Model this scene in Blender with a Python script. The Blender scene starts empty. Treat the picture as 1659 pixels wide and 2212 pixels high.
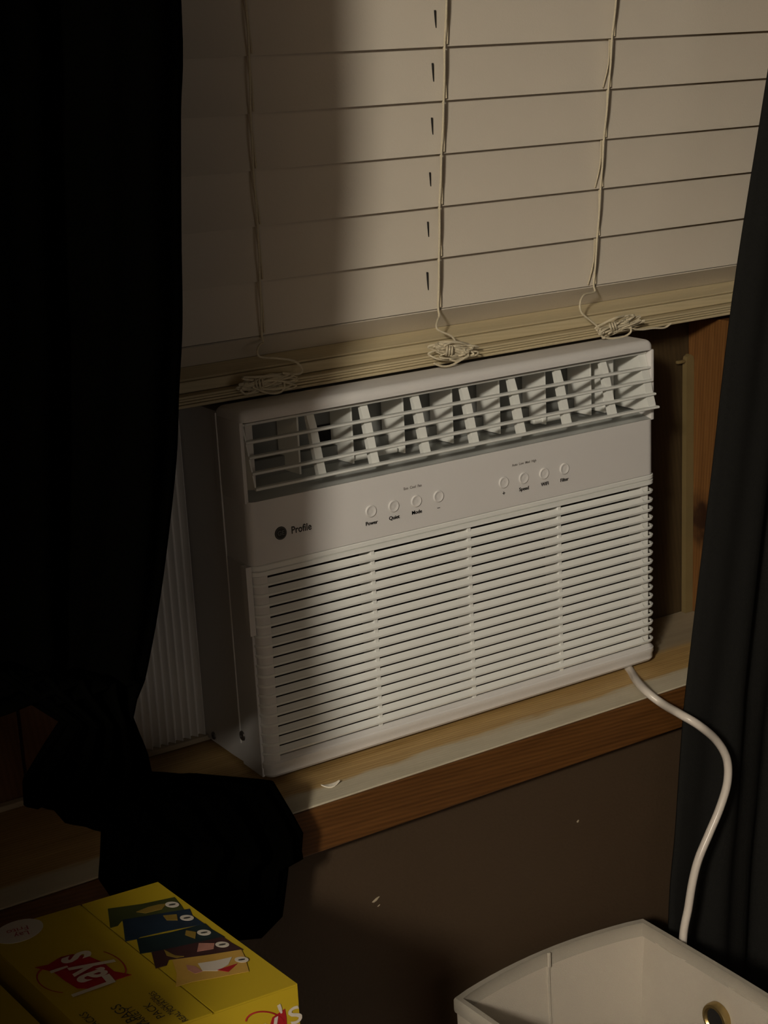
import bpy, bmesh, math, random
from mathutils import Vector, Matrix
random.seed(7)
S = bpy.context.scene
COL = S.collection

# ------------------------------------------------------------------ camera
W_PX, H_PX, F_PX = 1659.0, 2212.0, 3450.0
CAM = Vector((-0.64030573, -1.25852476, 1.46736175))
RC = ((0.83938831, -0.54142005, -0.04787053), (-0.18843916, -0.20726914, -0.95996364), (0.50982148, 0.81480294, -0.27600403))
cd = bpy.data.cameras.new('camera'); cam = bpy.data.objects.new('camera', cd); COL.objects.link(cam)
cd.sensor_fit = 'HORIZONTAL'; cd.sensor_width = 36; cd.lens = F_PX / W_PX * 36; cd.clip_start = 0.01
m = Matrix(((RC[0][0], -RC[1][0], -RC[2][0], CAM.x), (RC[0][1], -RC[1][1], -RC[2][1], CAM.y), (RC[0][2], -RC[1][2], -RC[2][2], CAM.z), (0, 0, 0, 1)))
cam.matrix_world = m
S.camera = cam
def at(px, py, axis, val):
    """point of the plane (axis = val) seen at photograph pixel px, py"""
    q = ((px - W_PX / 2) / F_PX, (py - H_PX / 2) / F_PX, 1.0)
    d = Vector([sum(RC[k][j] * q[k] for k in range(3)) for j in range(3)])
    return CAM + d * ((val - CAM[axis]) / d[axis])

# ------------------------------------------------------------------ world, light, exposure
w = bpy.data.worlds.new('night'); S.world = w; w.use_nodes = True
w.node_tree.nodes['Background'].inputs[0].default_value = (0.35, 0.45, 0.9, 1)
w.node_tree.nodes['Background'].inputs[1].default_value = 0.004
def lamp(name, kind, loc, energy, color, size, target=None):
    l = bpy.data.lights.new(name, kind); o = bpy.data.objects.new(name, l); COL.objects.link(o)
    o.location = loc; l.energy = energy; l.color = color
    if kind == 'POINT': l.shadow_soft_size = size
    else:
        l.size = size
        o.rotation_euler = (Vector(target) - Vector(loc)).to_track_quat('-Z', 'Y').to_euler()
    return o
lamp('hall_lamp_light', 'POINT', (-2.30, -2.30, 2.42), 252.0, (1.0, 0.91, 0.77), 0.14)
lamp('room_fill_light', 'AREA', (-0.25, -2.7, 1.25), 2.3, (1.0, 0.88, 0.76), 0.8, (0.2, 0, 1.0))  # added soft fill that lifts the shade; no such lamp stands there
S.view_settings.view_transform = 'Standard'; S.view_settings.look = 'None'
S.view_settings.gamma = 1.0; S.view_settings.use_curve_mapping = False
S.view_settings.exposure = 0.0

# ------------------------------------------------------------------ materials
def nt(name):
    mt = bpy.data.materials.new(name); mt.use_nodes = True
    return mt, mt.node_tree, mt.node_tree.nodes['Principled BSDF']
def mat(name, col, rough=0.6, var=0.06, scale=30, bump=0.0, bscale=200, metal=0.0, spec=0.5, transl=0.0):
    mt, t, b = nt(name); N, L = t.nodes, t.links
    b.inputs['Roughness'].default_value = rough; b.inputs['Metallic'].default_value = metal
    b.inputs['Specular IOR Level'].default_value = spec
    tc = N.new('ShaderNodeTexCoord'); n = N.new('ShaderNodeTexNoise'); n.inputs['Scale'].default_value = scale
    n.inputs['Detail'].default_value = 5
    L.new(tc.outputs['Object'], n.inputs['Vector'])
    mx = N.new('ShaderNodeMix'); mx.data_type = 'RGBA'
    mx.inputs[6].default_value = [c * (1 - var) for c in col] + [1]; mx.inputs[7].default_value = [min(1, c * (1 + var)) for c in col] + [1]
    L.new(n.outputs['Fac'], mx.inputs[0]); L.new(mx.outputs[2], b.inputs['Base Color'])
    if bump:
        n2 = N.new('ShaderNodeTexNoise'); n2.inputs['Scale'].default_value = bscale; L.new(tc.outputs['Object'], n2.inputs['Vector'])
        bp = N.new('ShaderNodeBump'); bp.inputs['Strength'].default_value = bump; bp.inputs['Distance'].default_value = 0.001
        L.new(n2.outputs['Fac'], bp.inputs['Height']); L.new(bp.outputs[0], b.inputs['Normal'])
    return mt
def wood(name, c1, c2, stretch, rough=0.55, scale=1.0, rings=1.0):
    """grain runs along the axis with the small stretch value"""
    mt, t, b = nt(name); N, L = t.nodes, t.links
    b.inputs['Roughness'].default_value = rough
    tc = N.new('ShaderNodeTexCoord'); mp = N.new('ShaderNodeMapping'); mp.inputs['Scale'].default_value = stretch
    L.new(tc.outputs['Object'], mp.inputs['Vector'])
    n = N.new('ShaderNodeTexNoise'); n.inputs['Scale'].default_value = 14 * scale; n.inputs['Detail'].default_value = 8; n.inputs['Roughness'].default_value = 0.65
    n.inputs['Distortion'].default_value = 0.6
    L.new(mp.outputs[0], n.inputs['Vector'])
    wv = N.new('ShaderNodeTexWave'); wv.wave_type = 'BANDS'; wv.bands_direction = 'DIAGONAL'; wv.inputs['Scale'].default_value = 16 * rings
    wv.inputs['Distortion'].default_value = 3.0; wv.inputs['Detail'].default_value = 3; L.new(mp.outputs[0], wv.inputs['Vector'])
    ad = N.new('ShaderNodeMix'); ad.data_type = 'FLOAT'; ad.inputs[0].default_value = 0.2
    L.new(n.outputs['Fac'], ad.inputs[2]); L.new(wv.outputs['Fac'], ad.inputs[3])
    r = N.new('ShaderNodeValToRGB'); r.color_ramp.elements[0].position = 0.3; r.color_ramp.elements[1].position = 0.72
    r.color_ramp.elements[0].color = (*c1, 1); r.color_ramp.elements[1].color = (*c2, 1)
    L.new(ad.outputs[0], r.inputs[0]); L.new(r.outputs[0], b.inputs['Base Color'])
    bp = N.new('ShaderNodeBump'); bp.inputs['Strength'].default_value = 0.25; bp.inputs['Distance'].default_value = 0.001
    L.new(ad.outputs[0], bp.inputs['Height']); L.new(bp.outputs[0], b.inputs['Normal'])
    return mt
M = {}
M['fascia'] = mat('fascia_plastic', (0.67, 0.655, 0.635), 0.5, 0.02, 20, 0.12, 900)
M['white'] = mat('grille_plastic', (0.78, 0.79, 0.755), 0.5, 0.02, 20, 0.1, 900)
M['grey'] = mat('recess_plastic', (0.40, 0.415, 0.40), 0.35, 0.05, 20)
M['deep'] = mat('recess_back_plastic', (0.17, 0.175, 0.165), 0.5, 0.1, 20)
M['louver'] = mat('louver_plastic', (0.72, 0.735, 0.70), 0.4, 0.02, 20)
M['casing'] = mat('casing_enamel', (0.62, 0.61, 0.60), 0.5, 0.04, 12)
M['filter'] = mat('filter_mesh', (0.02, 0.014, 0.012), 0.9, 0.3, 300)
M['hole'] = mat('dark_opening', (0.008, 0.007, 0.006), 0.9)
M['ink'] = mat('black_ink', (0.03, 0.028, 0.025), 0.6)
M['ink_grey'] = mat('grey_ink', (0.16, 0.145, 0.13), 0.6)
M['emblem_ring'] = mat('emblem_ring', (0.16, 0.17, 0.16), 0.4)
M['screw'] = mat('screw_metal', (0.12, 0.11, 0.10), 0.4, metal=0.7)
M['pleat'] = mat('accordion_vinyl', (0.72, 0.70, 0.67), 0.6, 0.04)
M['track'] = mat('track_paint', (0.45, 0.38, 0.27), 0.6, 0.15, 40)
M['blind'] = mat('blind_vinyl', (0.60, 0.545, 0.455), 0.55, 0.04, 14, 0.15, 500)
M['stack'] = wood('aged_slat', (0.46, 0.385, 0.235), (0.55, 0.465, 0.295), (0.5, 9, 9), 0.6)
M['cord'] = mat('cord_cotton', (0.60, 0.53, 0.38), 0.85, 0.15, 600, 0.6, 1500)
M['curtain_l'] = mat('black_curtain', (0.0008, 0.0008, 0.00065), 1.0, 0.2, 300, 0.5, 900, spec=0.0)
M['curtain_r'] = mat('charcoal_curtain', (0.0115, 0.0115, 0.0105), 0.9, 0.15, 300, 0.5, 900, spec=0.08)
M['power'] = mat('cord_rubber', (0.60, 0.55, 0.49), 0.28, 0.02)
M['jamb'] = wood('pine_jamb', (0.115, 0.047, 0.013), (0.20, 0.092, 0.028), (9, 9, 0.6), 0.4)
M['bead'] = mat('yellow_bead', (0.16, 0.115, 0.045), 0.6, 0.15, 40)
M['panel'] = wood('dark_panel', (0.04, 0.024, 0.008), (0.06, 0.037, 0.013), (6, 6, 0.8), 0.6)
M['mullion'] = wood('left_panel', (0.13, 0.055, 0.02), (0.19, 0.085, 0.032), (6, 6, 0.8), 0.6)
M['apron'] = wood('apron_wood', (0.075, 0.029, 0.007), (0.145, 0.060, 0.015), (0.6, 9, 9), 0.4)
M['wall'] = mat('brown_wall_paint', (0.057, 0.035, 0.018), 0.6, 0.05, 6, 0.5, 260)
M['plain_wall'] = mat('room_wall_paint', (0.13, 0.095, 0.06), 0.8, 0.05, 3)
M['ceiling'] = mat('ceiling_paint', (0.35, 0.32, 0.28), 0.9, 0.03, 3)
M['floor'] = wood('floor_wood', (0.05, 0.028, 0.015), (0.09, 0.05, 0.028), (0.8, 6, 6))
M['basket'] = mat('basket_canvas', (0.52, 0.47, 0.39), 0.9, 0.06, 25, 0.7, 1100)
M['hem'] = mat('basket_hem', (0.40, 0.365, 0.30), 0.9, 0.05, 25, 0.7, 1100)
M['brass'] = mat('brass', (0.45, 0.33, 0.14), 0.35, 0.1, metal=0.9)
M['yellow'] = mat('carton_yellow', (0.40, 0.285, 0.012), 0.45, 0.04, 14)
M['red'] = mat('carton_red', (0.30, 0.010, 0.014), 0.45, 0.04)
M['print_white'] = mat('print_white', (0.50, 0.45, 0.38), 0.5, 0.04)
M['print_gold'] = mat('print_gold', (0.20, 0.13, 0.02), 0.5, 0.04)
M['bag_olive'] = mat('print_olive', (0.035, 0.042, 0.010), 0.5, 0.6, 60)
M['bag_navy'] = mat('print_navy', (0.008, 0.018, 0.034), 0.5, 0.6, 60)
M['bag_teal'] = mat('print_teal', (0.006, 0.015, 0.017), 0.5, 0.6, 60)
M['bag_maroon'] = mat('print_maroon', (0.035, 0.012, 0.012), 0.5, 0.6, 60)
M['bag_yellow'] = mat('print_orange', (0.42, 0.25, 0.05), 0.5, 0.25, 60)
M['pink'] = mat('print_pink', (0.35, 0.16, 0.12), 0.5, 0.4, 90)
M['table'] = wood('table_wood', (0.03, 0.018, 0.01), (0.05, 0.03, 0.018), (0.8, 6, 6))
M['chip'] = mat('paint_flake', (0.80, 0.74, 0.62), 0.6)
M['sash'] = mat('sash_paint', (0.30, 0.26, 0.20), 0.6)
gl, gt, gb = nt('window_glass'); gb.inputs['Roughness'].default_value = 0.02; gb.inputs['Transmission Weight'].default_value = 1; gb.inputs['Base Color'].default_value = (0.8, 0.85, 0.9, 1); M['glass'] = gl
# sill: pine, with worn whitish paint left along its front edge and weathered grey wood at the back
def sill_mat():
    mt = wood('sill_wood', (0.31, 0.185, 0.06), (0.50, 0.335, 0.13), (0.5, 9, 9), 0.6)
    t = mt.node_tree; N, L = t.nodes, t.links; b = N['Principled BSDF']
    src = b.inputs['Base Color'].links[0].from_socket
    tc = N.new('ShaderNodeTexCoord'); sp = N.new('ShaderNodeSeparateXYZ'); L.new(tc.outputs['Object'], sp.inputs[0])
    mp = N.new('ShaderNodeMapping'); mp.inputs['Scale'].default_value = (12, 60, 60); L.new(tc.outputs['Object'], mp.inputs[0])
    n = N.new('ShaderNodeTexNoise'); n.inputs['Scale'].default_value = 1.5; n.inputs['Detail'].default_value = 6; L.new(mp.outputs[0], n.inputs['Vector'])
    ws = N.new('ShaderNodeMath'); ws.operation = 'MULTIPLY_ADD'; ws.inputs[1].default_value = 0.030; L.new(n.outputs['Fac'], ws.inputs[0]); L.new(sp.outputs['Y'], ws.inputs[2])
    def band(lo, hi):
        r = N.new('ShaderNodeMapRange'); r.inputs[1].default_value = lo; r.inputs[2].default_value = hi; L.new(ws.outputs[0], r.inputs[0]); return r.outputs[0]
    pale = N.new('ShaderNodeMix'); pale.data_type = 'RGBA'; pale.inputs[6].default_value = (0.42, 0.37, 0.26, 1); pale.inputs[7].default_value = (0.60, 0.54, 0.41, 1)
    L.new(n.outputs['Fac'], pale.inputs[0])
    m1 = N.new('ShaderNodeMix'); m1.data_type = 'RGBA'; L.new(band(-0.021, -0.012), m1.inputs[0]); L.new(pale.outputs[2], m1.inputs[6]); L.new(src, m1.inputs[7])
    gy = N.new('ShaderNodeMix'); gy.data_type = 'RGBA'; gy.inputs[6].default_value = (0.20, 0.16, 0.10, 1); gy.inputs[7].default_value = (0.36, 0.29, 0.19, 1); L.new(n.outputs['Fac'], gy.inputs[0])
    m2 = N.new('ShaderNodeMix'); m2.data_type = 'RGBA'; xr_ = N.new('ShaderNodeMapRange'); xr_.inputs[1].default_value = 0.35; xr_.inputs[2].default_value = 0.5; L.new(sp.outputs['X'], xr_.inputs[0])
    mu_ = N.new('ShaderNodeMath'); mu_.operation = 'MULTIPLY'; L.new(band(0.034, 0.050), mu_.inputs[0]); L.new(xr_.outputs[0], mu_.inputs[1]); L.new(mu_.outputs[0], m2.inputs[0]); L.new(m1.outputs[2], m2.inputs[6]); L.new(gy.outputs[2], m2.inputs[7])
    L.new(m2.outputs[2], b.inputs['Base Color'])
    return mt
M['sill'] = sill_mat()
# jamb: pine with a dark burnt-looking stain low down
def jamb_stain():
    mt = M['jamb']; t = mt.node_tree; N, L = t.nodes, t.links; b = N['Principled BSDF']
    src = b.inputs['Base Color'].links[0].from_socket
    tc = N.new('ShaderNodeTexCoord'); mp = N.new('ShaderNodeMapping'); mp.vector_type = 'TEXTURE'
    mp.inputs['Location'].default_value = (0.65, 0.088, 0.915); mp.inputs['Scale'].default_value = (1, 0.035, 0.045); L.new(tc.outputs['Object'], mp.inputs[0])
    g = N.new('ShaderNodeTexGradient'); g.gradient_type = 'SPHERICAL'; L.new(mp.outputs[0], g.inputs[0])
    n = N.new('ShaderNodeTexNoise'); n.inputs['Scale'].default_value = 60; L.new(tc.outputs['Object'], n.inputs['Vector'])
    mu = N.new('ShaderNodeMath'); mu.operation = 'MULTIPLY'; L.new(g.outputs['Fac'], mu.inputs[0]); L.new(n.outputs['Fac'], mu.inputs[1])
    r = N.new('ShaderNodeMapRange'); r.inputs[1].default_value = 0.05; r.inputs[2].default_value = 0.35; L.new(mu.outputs[0], r.inputs[0])
    mx = N.new('ShaderNodeMix'); mx.data_type = 'RGBA'; L.new(r.outputs[0], mx.inputs[0]); L.new(src, mx.inputs[6]); mx.inputs[7].default_value = (0.03, 0.012, 0.006, 1)
    L.new(mx.outputs[2], b.inputs['Base Color'])
jamb_stain()

# ------------------------------------------------------------------ helpers
def add(bm, verts, faces):
    vs = [bm.verts.new(v) for v in verts]
    for f in faces:
        try: bm.faces.new([vs[i] for i in f])
        except ValueError: pass
    return vs
def box(bm, x0, x1, y0, y1, z0, z1, r=0.0, seg=2):
    t = bmesh.new()
    add(t, [(x, y, z) for x in (x0, x1) for y in (y0, y1) for z in (z0, z1)],
        [(0, 1, 3, 2), (4, 6, 7, 5), (0, 4, 5, 1), (2, 3, 7, 6), (0, 2, 6, 4), (1, 5, 7, 3)])
    if r: bmesh.ops.bevel(t, geom=t.edges[:] + t.verts[:], offset=r, segments=seg, profile=0.5, affect='EDGES')
    me = bpy.data.meshes.new('t'); t.to_mesh(me); t.free(); bm.from_mesh(me); bpy.data.meshes.remove(me)
def prism(bm, poly, axis, a, b):
    """poly: 2-D outline in the two other axes (in order), extruded along axis from a to b"""
    def P(u, v, t):
        return {0: (t, u, v), 1: (u, t, v), 2: (u, v, t)}[axis]
    n = len(poly)
    add(bm, [P(u, v, a) for u, v in poly] + [P(u, v, b) for u, v in poly],
        [tuple(range(n)), tuple(range(2 * n - 1, n - 1, -1))] + [(i, i + n, (i + 1) % n + n, (i + 1) % n) for i in range(n)])
def smooth_path(pts, n=8, closed=False):
    P = [Vector(p) for p in pts]; out = []; k = len(P)
    rng = range(k if closed else k - 1)
    for i in rng:
        p0 = P[i - 1] if (i or closed) else P[0]; p1 = P[i]; p2 = P[(i + 1) % k]; p3 = P[(i + 2) % k] if (closed or i + 2 < k) else P[-1]
        for j in range(n):
            t = j / n
            out.append(0.5 * ((2 * p1) + (p2 - p0) * t + (2 * p0 - 5 * p1 + 4 * p2 - p3) * t * t + (3 * p1 - p0 - 3 * p2 + p3) * t ** 3))
    if not closed: out.append(P[-1].copy())
    return out
def tube(bm, pts, r, n=8, closed=False, flat=1.0):
    k = len(pts); up = Vector((0.13, 0.2, 0.97)); rings = []
    for i in range(k):
        a = pts[i - 1] if (i or closed) else pts[0]; b = pts[(i + 1) % k] if (closed or i + 1 < k) else pts[-1]
        d = (b - a).normalized()
        s = d.cross(up)
        if s.length < 1e-4: s = d.cross(Vector((1, 0, 0)))
        s.normalize(); u = s.cross(d).normalized(); up = u
        rr = r[i] if isinstance(r, (list, tuple)) else r
        rings.append([bm.verts.new(pts[i] + s * (rr * math.cos(q)) + u * (rr * flat * math.sin(q))) for q in [2 * math.pi * j / n for j in range(n)]])
    for i in range(k if closed else k - 1):
        A, B = rings[i], rings[(i + 1) % k]
        for j in range(n): bm.faces.new((A[j], A[(j + 1) % n], B[(j + 1) % n], B[j]))
    if not closed: bm.faces.new(rings[0][::-1]); bm.faces.new(rings[-1])
def lathe_y(bm, cx, cz, prof, n=24):
    """prof: (radius, y) pairs; disc facing -y"""
    rings = []
    for r, y in prof:
        rings.append([bm.verts.new((cx + r * math.cos(2 * math.pi * j / n), y, cz + r * math.sin(2 * math.pi * j / n))) for j in range(n)] if r > 0 else [bm.verts.new((cx, y, cz))])
    for A, B in zip(rings, rings[1:]):
        for j in range(n):
            if len(B) == 1: bm.faces.new((A[j], A[(j + 1) % n], B[0]))
            elif len(A) == 1: bm.faces.new((A[0], B[(j + 1) % n], B[j]))
            else: bm.faces.new((A[j], A[(j + 1) % n], B[(j + 1) % n], B[j]))
def obj(name, bm, m, parent=None, smooth=False, label=None, recalc=True):
    if recalc: bmesh.ops.recalc_face_normals(bm, faces=bm.faces[:])
    me = bpy.data.meshes.new(name); bm.to_mesh(me); bm.free()
    for p in me.polygons: p.use_smooth = smooth
    if smooth:
        try: me.set_sharp_from_angle(angle=math.radians(38))
        except Exception: pass
    me.materials.append(m if not isinstance(m, str) else M[m])
    return link(name, me, parent, label)
def link(name, me, parent=None, label=None, loc=None):
    o = bpy.data.objects.new(name, me); COL.objects.link(o)
    if parent: hang(o, parent)
    if loc is not None: o.location = loc
    if label: o['label'] = label
    return o
def hang(o, parent):
    o.parent = parent
    if parent.type == 'EMPTY': o.matrix_parent_inverse = Matrix.Translation(-parent.location)
def thing(name, label, cat, loc, group=None):
    o = bpy.data.objects.new(name, None); COL.objects.link(o); o.location = loc; o.empty_display_size = 0.05
    o['label'] = label; o['category'] = cat
    if group: o['group'] = group
    return o
def tag(o, label, cat, group=None):
    o['label'] = label; o['category'] = cat
    if group: o['group'] = group
    return o
def struct(name, bm, m, label=None, smooth=False):
    o = obj(name, bm, m, smooth=smooth); o['kind'] = 'structure'
    if label: o['label'] = label
    return o
def text_verts(s, size, depth=0.0, bold=0.0):
    c = bpy.data.curves.new('t', 'FONT'); c.body = s; c.size = size; c.align_x = 'CENTER'; c.align_y = 'CENTER'; c.extrude = depth; c.offset = size * bold; c.resolution_u = 3
    o = bpy.data.objects.new('t', c); COL.objects.link(o); bpy.context.view_layer.update()
    me = bpy.data.meshes.new_from_object(o.evaluated_get(bpy.context.evaluated_depsgraph_get()))
    bpy.data.objects.remove(o); bpy.data.curves.remove(c)
    return me
def text_on(name, s, size, origin, xd, yd, m, parent, stretch=1.0, bold=0.0):
    me = text_verts(s, size, bold=bold); o = Vector(origin); xd = Vector(xd).normalized(); yd = Vector(yd).normalized(); nz = xd.cross(yd)
    me.name = name
    for v in me.vertices: v.co = o + xd * v.co.x * stretch + yd * v.co.y + nz * v.co.z
    me.materials.append(M[m])
    return link(name, me, parent)

# ------------------------------------------------------------------ the room
XJ = 0.6466            # inner face of the wooden post right of the air conditioner
XO = 0.7505            # right end of the window opening
ZS = 0.795             # sill top
WY = -0.045            # face of the window wall
XL, XR, YF, ZC = -0.97, 2.3, -3.0, 2.6
bm = bmesh.new(); box(bm, -2.7, XR + .1, YF - .1, 0.30, -0.1, 0.0); struct('floor', bm, 'floor', 'dark wooden floor below the window wall')
bm = bmesh.new(); box(bm, -2.7, XR + .1, YF - .1, 0.30, ZC, ZC + 0.1); struct('ceiling', bm, 'ceiling')
bm = bmesh.new()       # window wall round the opening
OX0, OZ1 = -0.62, 2.02
box(bm, XL, XR, WY, 0.24, 0, 0.745); box(bm, XL, XR, WY, 0.24, OZ1, ZC)
box(bm, XL, OX0, WY, 0.24, 0.745, OZ1); box(bm, XO + 0.02, XR, WY, 0.24, 0.745, OZ1)
struct('wall_back', bm, 'wall', 'brown painted wall with the window opening')
bm = bmesh.new(); box(bm, XL - .1, XL, -0.95, 0.24, 0, ZC); box(bm, XL - .1, XL, -2.1, -0.95, 2.3, ZC); box(bm, XL - .1, XL, YF, -2.1, 0, ZC); struct('wall_left', bm, 'plain_wall')  # unseen; wall end and doorway placed to shape the lamp's shadow edge
bm = bmesh.new(); box(bm, XR, XR + .1, YF - .1, 0.24, 0, ZC); struct('wall_right', bm, 'plain_wall')
bm = bmesh.new(); box(bm, -2.7, XR, YF - .1, YF, 0, ZC); struct('wall_front', bm, 'plain_wall')
bm = bmesh.new(); box(bm, -2.7, -2.6, YF, 0.24, 0, ZC); box(bm, -2.6, XL - .1, -0.1, 0.0, 0, ZC); struct('wall_hall', bm, 'plain_wall')

# sill board, apron, jamb, stop bead, panels
bm = bmesh.new(); box(bm, OX0, XO + 0.0195, -0.064, 0.20, 0.7930, ZS, 0.0008)
sill = struct('trim_1', bm, 'sill', 'worn pine window sill with whitish paint along its front edge')
bm = bmesh.new(); box(bm, OX0, XO + 0.03, -0.0655, WY - 0.0005, 0.7465, 0.7928, 0.0015)
box(bm, OX0, XO + 0.03, -0.058, WY - 0.0005, 0.7435, 0.7465)
struct('trim_2', bm, 'apron', 'red-brown wooden apron board under the sill')
bm = bmesh.new(); box(bm, XJ, XO, WY, 0.20, ZS + .0002, 1.158, 0.001)
struct('trim_3', bm, 'jamb', 'orange pine post beside the air conditioner, dark stain low on it')
bm = bmesh.new(); box(bm, XO, XO + 0.0195, WY, 0.20, ZS + .0002, OZ1 - .001)
struct('trim_8', bm, 'jamb', 'pine jamb at the right end of the blind')
bm = bmesh.new(); prism(bm, [(0.6345, 0.7955), (0.6462, 0.7955), (0.6462, 1.106), (0.645, 1.111), (0.641, 1.1135), (0.636, 1.111), (0.6345, 1.106)], 1, 0.100, 0.107)
box(bm, 0.622, 0.6343, 0.101, 0.106, 1.104, 1.108, 0.0015)
struct('trim_4', bm, 'bead', 'yellowish stop bead with a rounded top along the jamb', True)
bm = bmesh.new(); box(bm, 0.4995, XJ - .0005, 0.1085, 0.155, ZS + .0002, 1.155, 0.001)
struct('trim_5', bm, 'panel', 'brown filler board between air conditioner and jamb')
bm = bmesh.new()
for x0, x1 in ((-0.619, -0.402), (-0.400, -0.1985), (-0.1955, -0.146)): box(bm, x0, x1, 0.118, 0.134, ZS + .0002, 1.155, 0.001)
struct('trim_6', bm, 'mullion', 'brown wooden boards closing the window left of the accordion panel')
bm = bmesh.new(); box(bm, OX0, -0.131, 0.108, 0.117, ZS + .0002, 0.801, 0.001); struct('trim_7', bm, 'track', 'pale strip along the foot of the brown boards')

# window behind the blind: sash rails, stiles and glass
wz0 = 1.160
bm = bmesh.new()
box(bm, OX0 + .001, XO - .001, 0.135, 0.165, wz0, wz0 + 0.045, 0.002); box(bm, OX0 + .001, XO - .001, 0.135, 0.165, OZ1 - 0.05, OZ1 - .001, 0.002)
for x in (OX0 + .001, 0.0, XO - 0.046): box(bm, x, x + 0.045, 0.135, 0.165, wz0 + 0.045, OZ1 - 0.05, 0.002)
win = struct('window_1', bm, 'sash', 'dark window sash behind the blind')
bm = bmesh.new(); box(bm, OX0 + .045, XO - .045, 0.148, 0.152, wz0 + 0.04, OZ1 - 0.045); obj('pane', bm, 'glass', win)

# ------------------------------------------------------------------ air conditioner
AW = 0.495; Z0 = 0.8005; Z1 = 1.163
ac = thing('window_air_conditioner', 'white window air conditioner with slatted front grille standing on the sill', 'air conditioner', (AW / 2, 0.02, 0.7975))
bm = bmesh.new()       # sheet-metal casing with chamfered lower front corner
prism(bm, [(0.050, 0.8006), (0.075, 0.7995), (0.50, 0.797), (0.50, 1.155), (0.0662, 1.155), (0.0662, 1.0762), (0.050, 1.0762)], 0, 0.0030, 0.492)
obj('casing', bm, 'casing', ac)
for x0, x1, z0, z1 in ((0.0030, 0.0044, 1.0764, 1.1535), (0.4906, 0.4920, 1.0764, 1.1535), (0.0030, 0.4920, 1.1537, 1.1550)):
    bm = bmesh.new(); box(bm, x0, x1, 0.0494, 0.0660, z0, z1); obj('casing_flange', bm, 'casing', ac)
bm = bmesh.new(); box(bm, -0.0008, 0.0029, 0.0498, 0.0516, 0.822, 1.155, 0.0004)
obj('casing_seam', bm, 'fascia', ac, label='raised metal seam down the casing side')
for (yy, zz, r) in ((0.118, 0.806, 0.0042), (0.0455, 0.832, 0.0052)):
    bm = bmesh.new(); t = bmesh.new(); lathe_y(t, 0, 0, [(r, 0), (r * 0.9, -0.0012), (r * 0.35, -0.0018), (r * 0.3, -0.0008), (0, -0.0008)], 14)
    for v in t.verts: v.co = Vector((0.0028 + v.co.y if yy > .05 else -0.0004 + v.co.y, yy + v.co.x, zz + v.co.z))
    obj('screw', t, 'screw', ac, True); bm.free()
# front bezel: sides, top rail, back box of the recess, lower shell
bm = bmesh.new()
def rail(bm, prof, x0, x1): prism(bm, prof, 0, x0, x1)
R_ = 0.012
arc = [(R_ - R_ * math.cos(a), Z1 - R_ + R_ * math.sin(a)) for a in [i * math.pi / 2 / 6 for i in range(7)]]
t = bmesh.new(); box(t, 0.0, AW, 0.0, 0.0492, 1.1525, Z1, 0.0)
bmesh.ops.bevel(t, geom=[e for e in t.edges if (abs(e.verts[0].co.z - Z1) < 1e-6 and abs(e.verts[1].co.z - Z1) < 1e-6) or (abs(e.verts[0].co.x - e.verts[1].co.x) < 1e-6 and abs(e.verts[0].co.y - e.verts[1].co.y) < 1e-6 and e.verts[0].co.y < .01)], offset=0.008, segments=5, profile=0.5, affect='EDGES')
me = bpy.data.meshes.new('t'); t.to_mesh(me); t.free(); bm.from_mesh(me)
box(bm, 0.0, 0.0042, 0.004, 0.0492, 1.076, 1.1524, 0.001); box(bm, 0.4905, AW, 0.001, 0.0492, 1.076, 1.1524, 0.001)
obj('bezel', bm, 'fascia', ac, True)
bm = bmesh.new()       # control fascia, rounded at both ends
def round_plan(x0, x1, y0, y1, r, n=6):
    p = [(x0, y1)]
    p += [(x0 + r - r * math.cos(a), y0 + r - r * math.sin(a)) for a in [i * math.pi / 2 / n for i in range(n + 1)]]
    p += [(x1 - r + r * math.sin(a), y0 + r - r * math.cos(a)) for a in [i * math.pi / 2 / n for i in range(n + 1)]]
    return p + [(x1, y1)]
prism(bm, round_plan(0.0005, AW, 0.0, 0.0492, 0.009), 2, 1.0165, 1.0775)
obj('control_panel', bm, 'fascia', ac, True)
# recess: back, ceiling, sloping floor, left/right ends
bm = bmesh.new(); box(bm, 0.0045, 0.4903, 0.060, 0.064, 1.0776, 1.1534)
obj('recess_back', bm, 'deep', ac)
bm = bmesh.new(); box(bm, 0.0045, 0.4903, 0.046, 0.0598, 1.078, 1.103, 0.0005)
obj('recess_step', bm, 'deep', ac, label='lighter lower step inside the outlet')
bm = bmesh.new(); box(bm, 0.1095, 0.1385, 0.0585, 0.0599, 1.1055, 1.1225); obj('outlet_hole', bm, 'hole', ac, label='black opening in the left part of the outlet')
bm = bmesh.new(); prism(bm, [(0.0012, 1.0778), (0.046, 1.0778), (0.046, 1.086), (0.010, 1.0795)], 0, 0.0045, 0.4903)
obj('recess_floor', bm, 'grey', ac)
LV = [(0.0082, 1.1488), (0.0018, 1.1334), (-0.0018, 1.1200), (-0.0058, 1.1058), (-0.0105, 1.0922)]
def lv_y(z):
    for (ya, za), (yb, zb) in zip(LV, LV[1:]):
        if z >= zb: return ya + (za - z) / (za - zb) * (yb - ya)
    return LV[-1][0]
for i, x in enumerate((0.0052, 0.4795)):   # end cheeks of the louver unit
    bm = bmesh.new(); w_ = 0.0015 if i == 0 else 0.010
    x0, x1 = (x, x + w_)
    poly = [(0.058, 1.151), (LV[0][0] + .002, 1.151)] + [(lv_y(z) + .002, z) for z in (1.14, 1.125, 1.11, 1.095)] + [(-0.0080, 1.0915), (0.010, 1.0875), (0.058, 1.0875)]
    prism(bm, poly, 0, x0, x1); obj('end_cheek', bm, 'louver', ac)
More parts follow.
